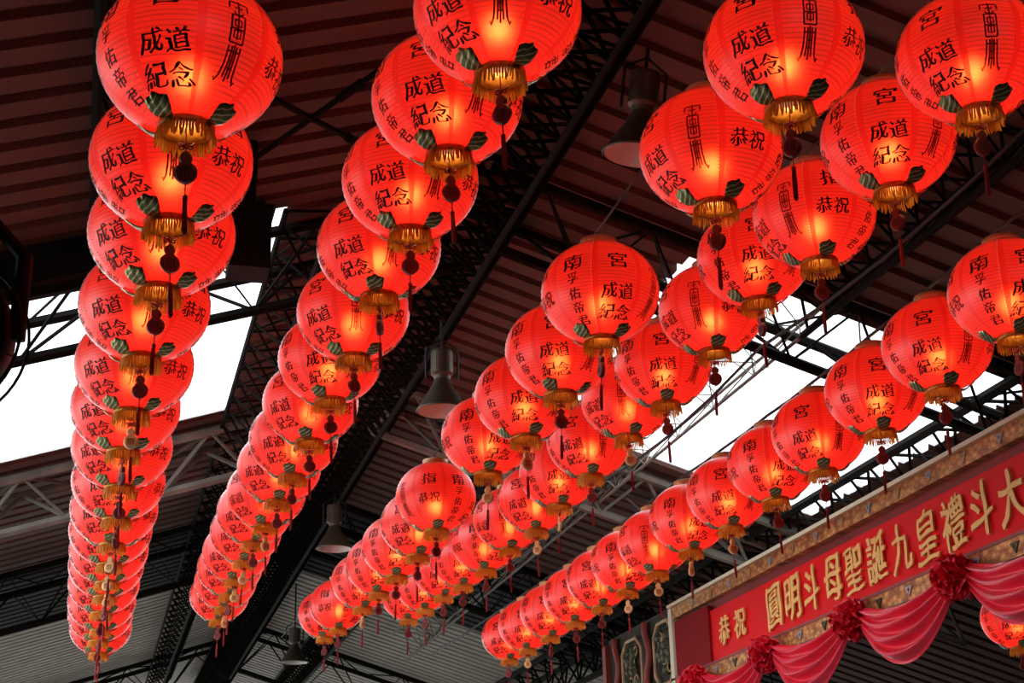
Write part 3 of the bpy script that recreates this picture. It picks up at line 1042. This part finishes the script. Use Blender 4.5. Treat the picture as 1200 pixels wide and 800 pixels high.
RL = ['crimson ribbon rosette at the near end, outside the right edge', 'crimson ribbon rosette just outside the right edge', 'largest crimson ribbon rosette, rightmost in view under the banner',
      'second crimson ribbon rosette from the right under the banner', 'third crimson ribbon rosette from the right, below the left characters', 'smallest crimson ribbon rosette at the bottom edge under the left end']
for k in range(6):
    rosette(ros_y[k], RL[k], 30 + k)

# carved bracket panel left of the banner
cp_ = thing('carved_panel', 'carved and painted wooden panel at the left end of the banner beam', 'panel', (BX + .1, 17.2, zc(2.2)))
MB().box((.05, -1.2, -.3), (.12, 1.35, 1.12)).build('backboard', simple('dark backboard', (0.03, 0.022, 0.015), 0.8, 0, .4, 6), cp_)
for yy in (-.2, .9):
    pts = [(0, yy + .07 * math.sin(k * 1.25), -.3 + k * .115) for k in range(13)]
    MB().tube(pts, .045, 8).build('wavy_post', MAT['post_red'], cp_, smooth=True)
for k, (yy, zz, w, h) in enumerate(((-.72, .62, .30, .36), (-.72, -.02, .30, .30), (.36, .62, .34, .34), (.36, -.02, .34, .30))):
    q = [(yy - w, zz - h * .6), (yy - w * .5, zz - h), (yy + w * .5, zz - h), (yy + w, zz - h * .6), (yy + w, zz + h * .6), (yy + w * .5, zz + h), (yy - w * .5, zz + h), (yy - w, zz + h * .6), (yy - w, zz - h * .6)]
    MB().tube([(0, a, b) for a, b in q], .022, 6).build('frame', MAT['tan'], cp_)
    r = random.Random(k)
    m = MB()
    for _ in range(16):
        a, b = yy + r.uniform(-.6, .6) * w, zz + r.uniform(-.6, .6) * h
        s = r.uniform(.05, .09)
        m.lathe([(.001, -s), (s * .8, -s * .5), (s * r.uniform(.7, 1.1), 0), (s * .7, s * .6), (.001, s)], 7, (.03, a, b))
    m.build('carving', MAT['olive'], cp_)
    m = MB()
    for _ in range(7):
        a, b = yy + r.uniform(-.7, .7) * w, zz + r.uniform(-.7, .7) * h
        m.torus(r.uniform(.04, .07), .011, 12, 5, (0, 0, 0))
        kk = 60
        m.v[-kk:] = [(.01 + q[2], a + q[0], b + q[1]) for q in m.v[-kk:]]
    m.build('scroll', MAT['tan'], cp_)
MB().box((-.02, -1.28, -.3), (.10, -1.2, 1.10)).build('stile', MAT['tan'], cp_)
MB().box((-.02, 1.3, -.3), (.12, 1.42, 1.05)).build('stile', MAT['post_red'], cp_)


# ------------------------------------------------------------------ pendant high-bay lamps
def high_bay(label, pos, s=1.0, tilt=(0, 0), top=None):
    """pos: centre of the lower rim"""
    t = thing('pendant_lamp', label, 'lamp', pos, (tilt[0], tilt[1], 0))
    R = .205 * s
    m = MB().lathe([(.06 * s, .26 * s), (.075 * s, .22 * s), (.105 * s, .16 * s), (.155 * s, .08 * s), (.19 * s, .02 * s), (R, 0), (R + .008 * s, -.012 * s), (R, -.02 * s)], 32)
    m.build('shade', MAT['lamp_body'], t, smooth=True)
    m = MB().lathe([(.055 * s, .25 * s), (.15 * s, .075 * s), (R - .006, -.016 * s)], 32)
    m.add([(.055 * s * math.cos(2 * PI * k / 16), .055 * s * math.sin(2 * PI * k / 16), .25 * s) for k in range(16)], [tuple(range(16))])
    m.build('reflector', MAT['lamp_white'], t, smooth=True)
    m = MB().lathe([(.001, .50 * s), (.085 * s, .50 * s), (.09 * s, .48 * s), (.09 * s, .30 * s), (.07 * s, .28 * s), (.062 * s, .25 * s)], 24)
    m.build('ballast_housing', MAT['lamp_body'], t, smooth=False)
    MB().tube([(0, 0, .49 * s), (0, 0, (top or .8))], .012 * s, 8).build('stem', MAT['wire'], t)
    b = MB().tube([(.13 * s, 0, .26 * s), (.13 * s, 0, .52 * s), (0, 0, .60 * s), (-.13 * s, 0, .52 * s), (-.13 * s, 0, .26 * s)], .010 * s, 6)
    b.build('bracket', MAT['wire'], t)


high_bay('grey bell-shaped pendant lamp under the ridge, left of the middle lanterns', (2.59, 11.4, zc(3.87)), 1.0, (0, 0), .75)
high_bay('dark bell-shaped pendant lamp behind the upper middle lanterns', (3.02, 7.82, zc(4.38)), 1.05, (0.15, 0.1), .7)
high_bay('small pendant lamp far off under the grey roof, bottom edge', (2.99, 23.5, zc(3.80)), 1.0, (0, 0), 1.2)
high_bay('far pendant lamp showing a reddish rim left of the middle rows', (2.63, 17.3, zc(4.11)), 1.0, (0, 0), .62)

# ------------------------------------------------------------------ big black fan at the left edge
fan = thing('hanging_fan', 'big round black industrial fan cut by the left edge', 'fan', (-.645, 5.6, zc(2.08)), (math.radians(8), 0, math.radians(-6)))
# axis of the fan points at the camera (-y)
fr = MB()
for rr, yy in ((.33, -.10), (.33, .10), (.31, 0)):
    q = MB().torus(rr, .006, 48, 6)
    fr.add([(a, c + yy, b) for a, b, c in q.v], q.f)
fr.build('guard_ring', MAT['black_plastic'], fan, smooth=True)
gd = MB()
for k in range(20):
    a = 2 * PI * k / 20
    gd.tube([(.07 * math.cos(a), -.13, .07 * math.sin(a)), (.22 * math.cos(a), -.125, .22 * math.sin(a)), (.33 * math.cos(a), -.10, .33 * math.sin(a))], .0022, 5)
gd.build('guard_wires', MAT['black_plastic'], fan)
dr = MB().lathe([(.275, -.09), (.285, -.08), (.285, .09), (.275, .10), (.215, .09), (.205, .0), (.215, -.08), (.275, -.09)], 48)
dr.v = [(a, c, b) for a, b, c in dr.v]
dr.build('drum', MAT['black_plastic'], fan, smooth=True)
mo = MB().lathe([(.001, -.10), (.07, -.10), (.085, -.06), (.085, .16), (.06, .20), (.001, .21)], 20)
mo.v = [(a, c, b) for a, b, c in mo.v]
mo.build('motor', MAT['black_plastic'], fan, smooth=True)
for k in range(5):
    a0 = 2 * PI * k / 5 + .3
    vs = []; fs = []
    for i in range(7):
        s = i / 6; rr = .07 + .19 * s
        for j in range(5):
            w = (j / 4 - .5) * (.5 + .35 * s)
            vs.append((rr * math.cos(a0 + w), -.01 + (j / 4 - .5) * .09 * (1 - .3 * s), rr * math.sin(a0 + w)))
    for i in range(6):
        for j in range(4):
            fs.append((i * 5 + j, i * 5 + j + 1, (i + 1) * 5 + j + 1, (i + 1) * 5 + j))
    n = len(vs); vs += [(x, y + .004, z) for x, y, z in vs]; fs += [tuple(n + q for q in reversed(f)) for f in fs]
    put('blade', mesh_from('blade', vs, fs, MAT['black_plastic'], True), fan)
yk = MB().tube([(-.30, 0, -.02), (-.31, 0, .30), (-.2, 0, .42), (.2, 0, .42), (.31, 0, .30), (.30, 0, -.02)], .032, 8)
yk.build('yoke', MAT['black_plastic'], fan)
MB().tube([(0, 0, .40), (0, 0, 2.35)], .03, 10).build('drop_rod', MAT['black_plastic'], fan)
MB().box((-.36, -.1, .33), (.17, .1, .66)).build('control_box', MAT['black_plastic'], fan)

# loose cables across the right skylight
def loose(label, pts, r):
    tag(MB().tube(pts, r, 6).build('cable', MAT['wire'], smooth=True), label, 'cable')


loose('sagging black cable crossing the right skylight above the banner row', [(4.75, 6 + k * 1.0, zc(4.02) - .10 * math.sin(PI * (k % 4) / 4) + .004 * k) for k in range(13)], .014)
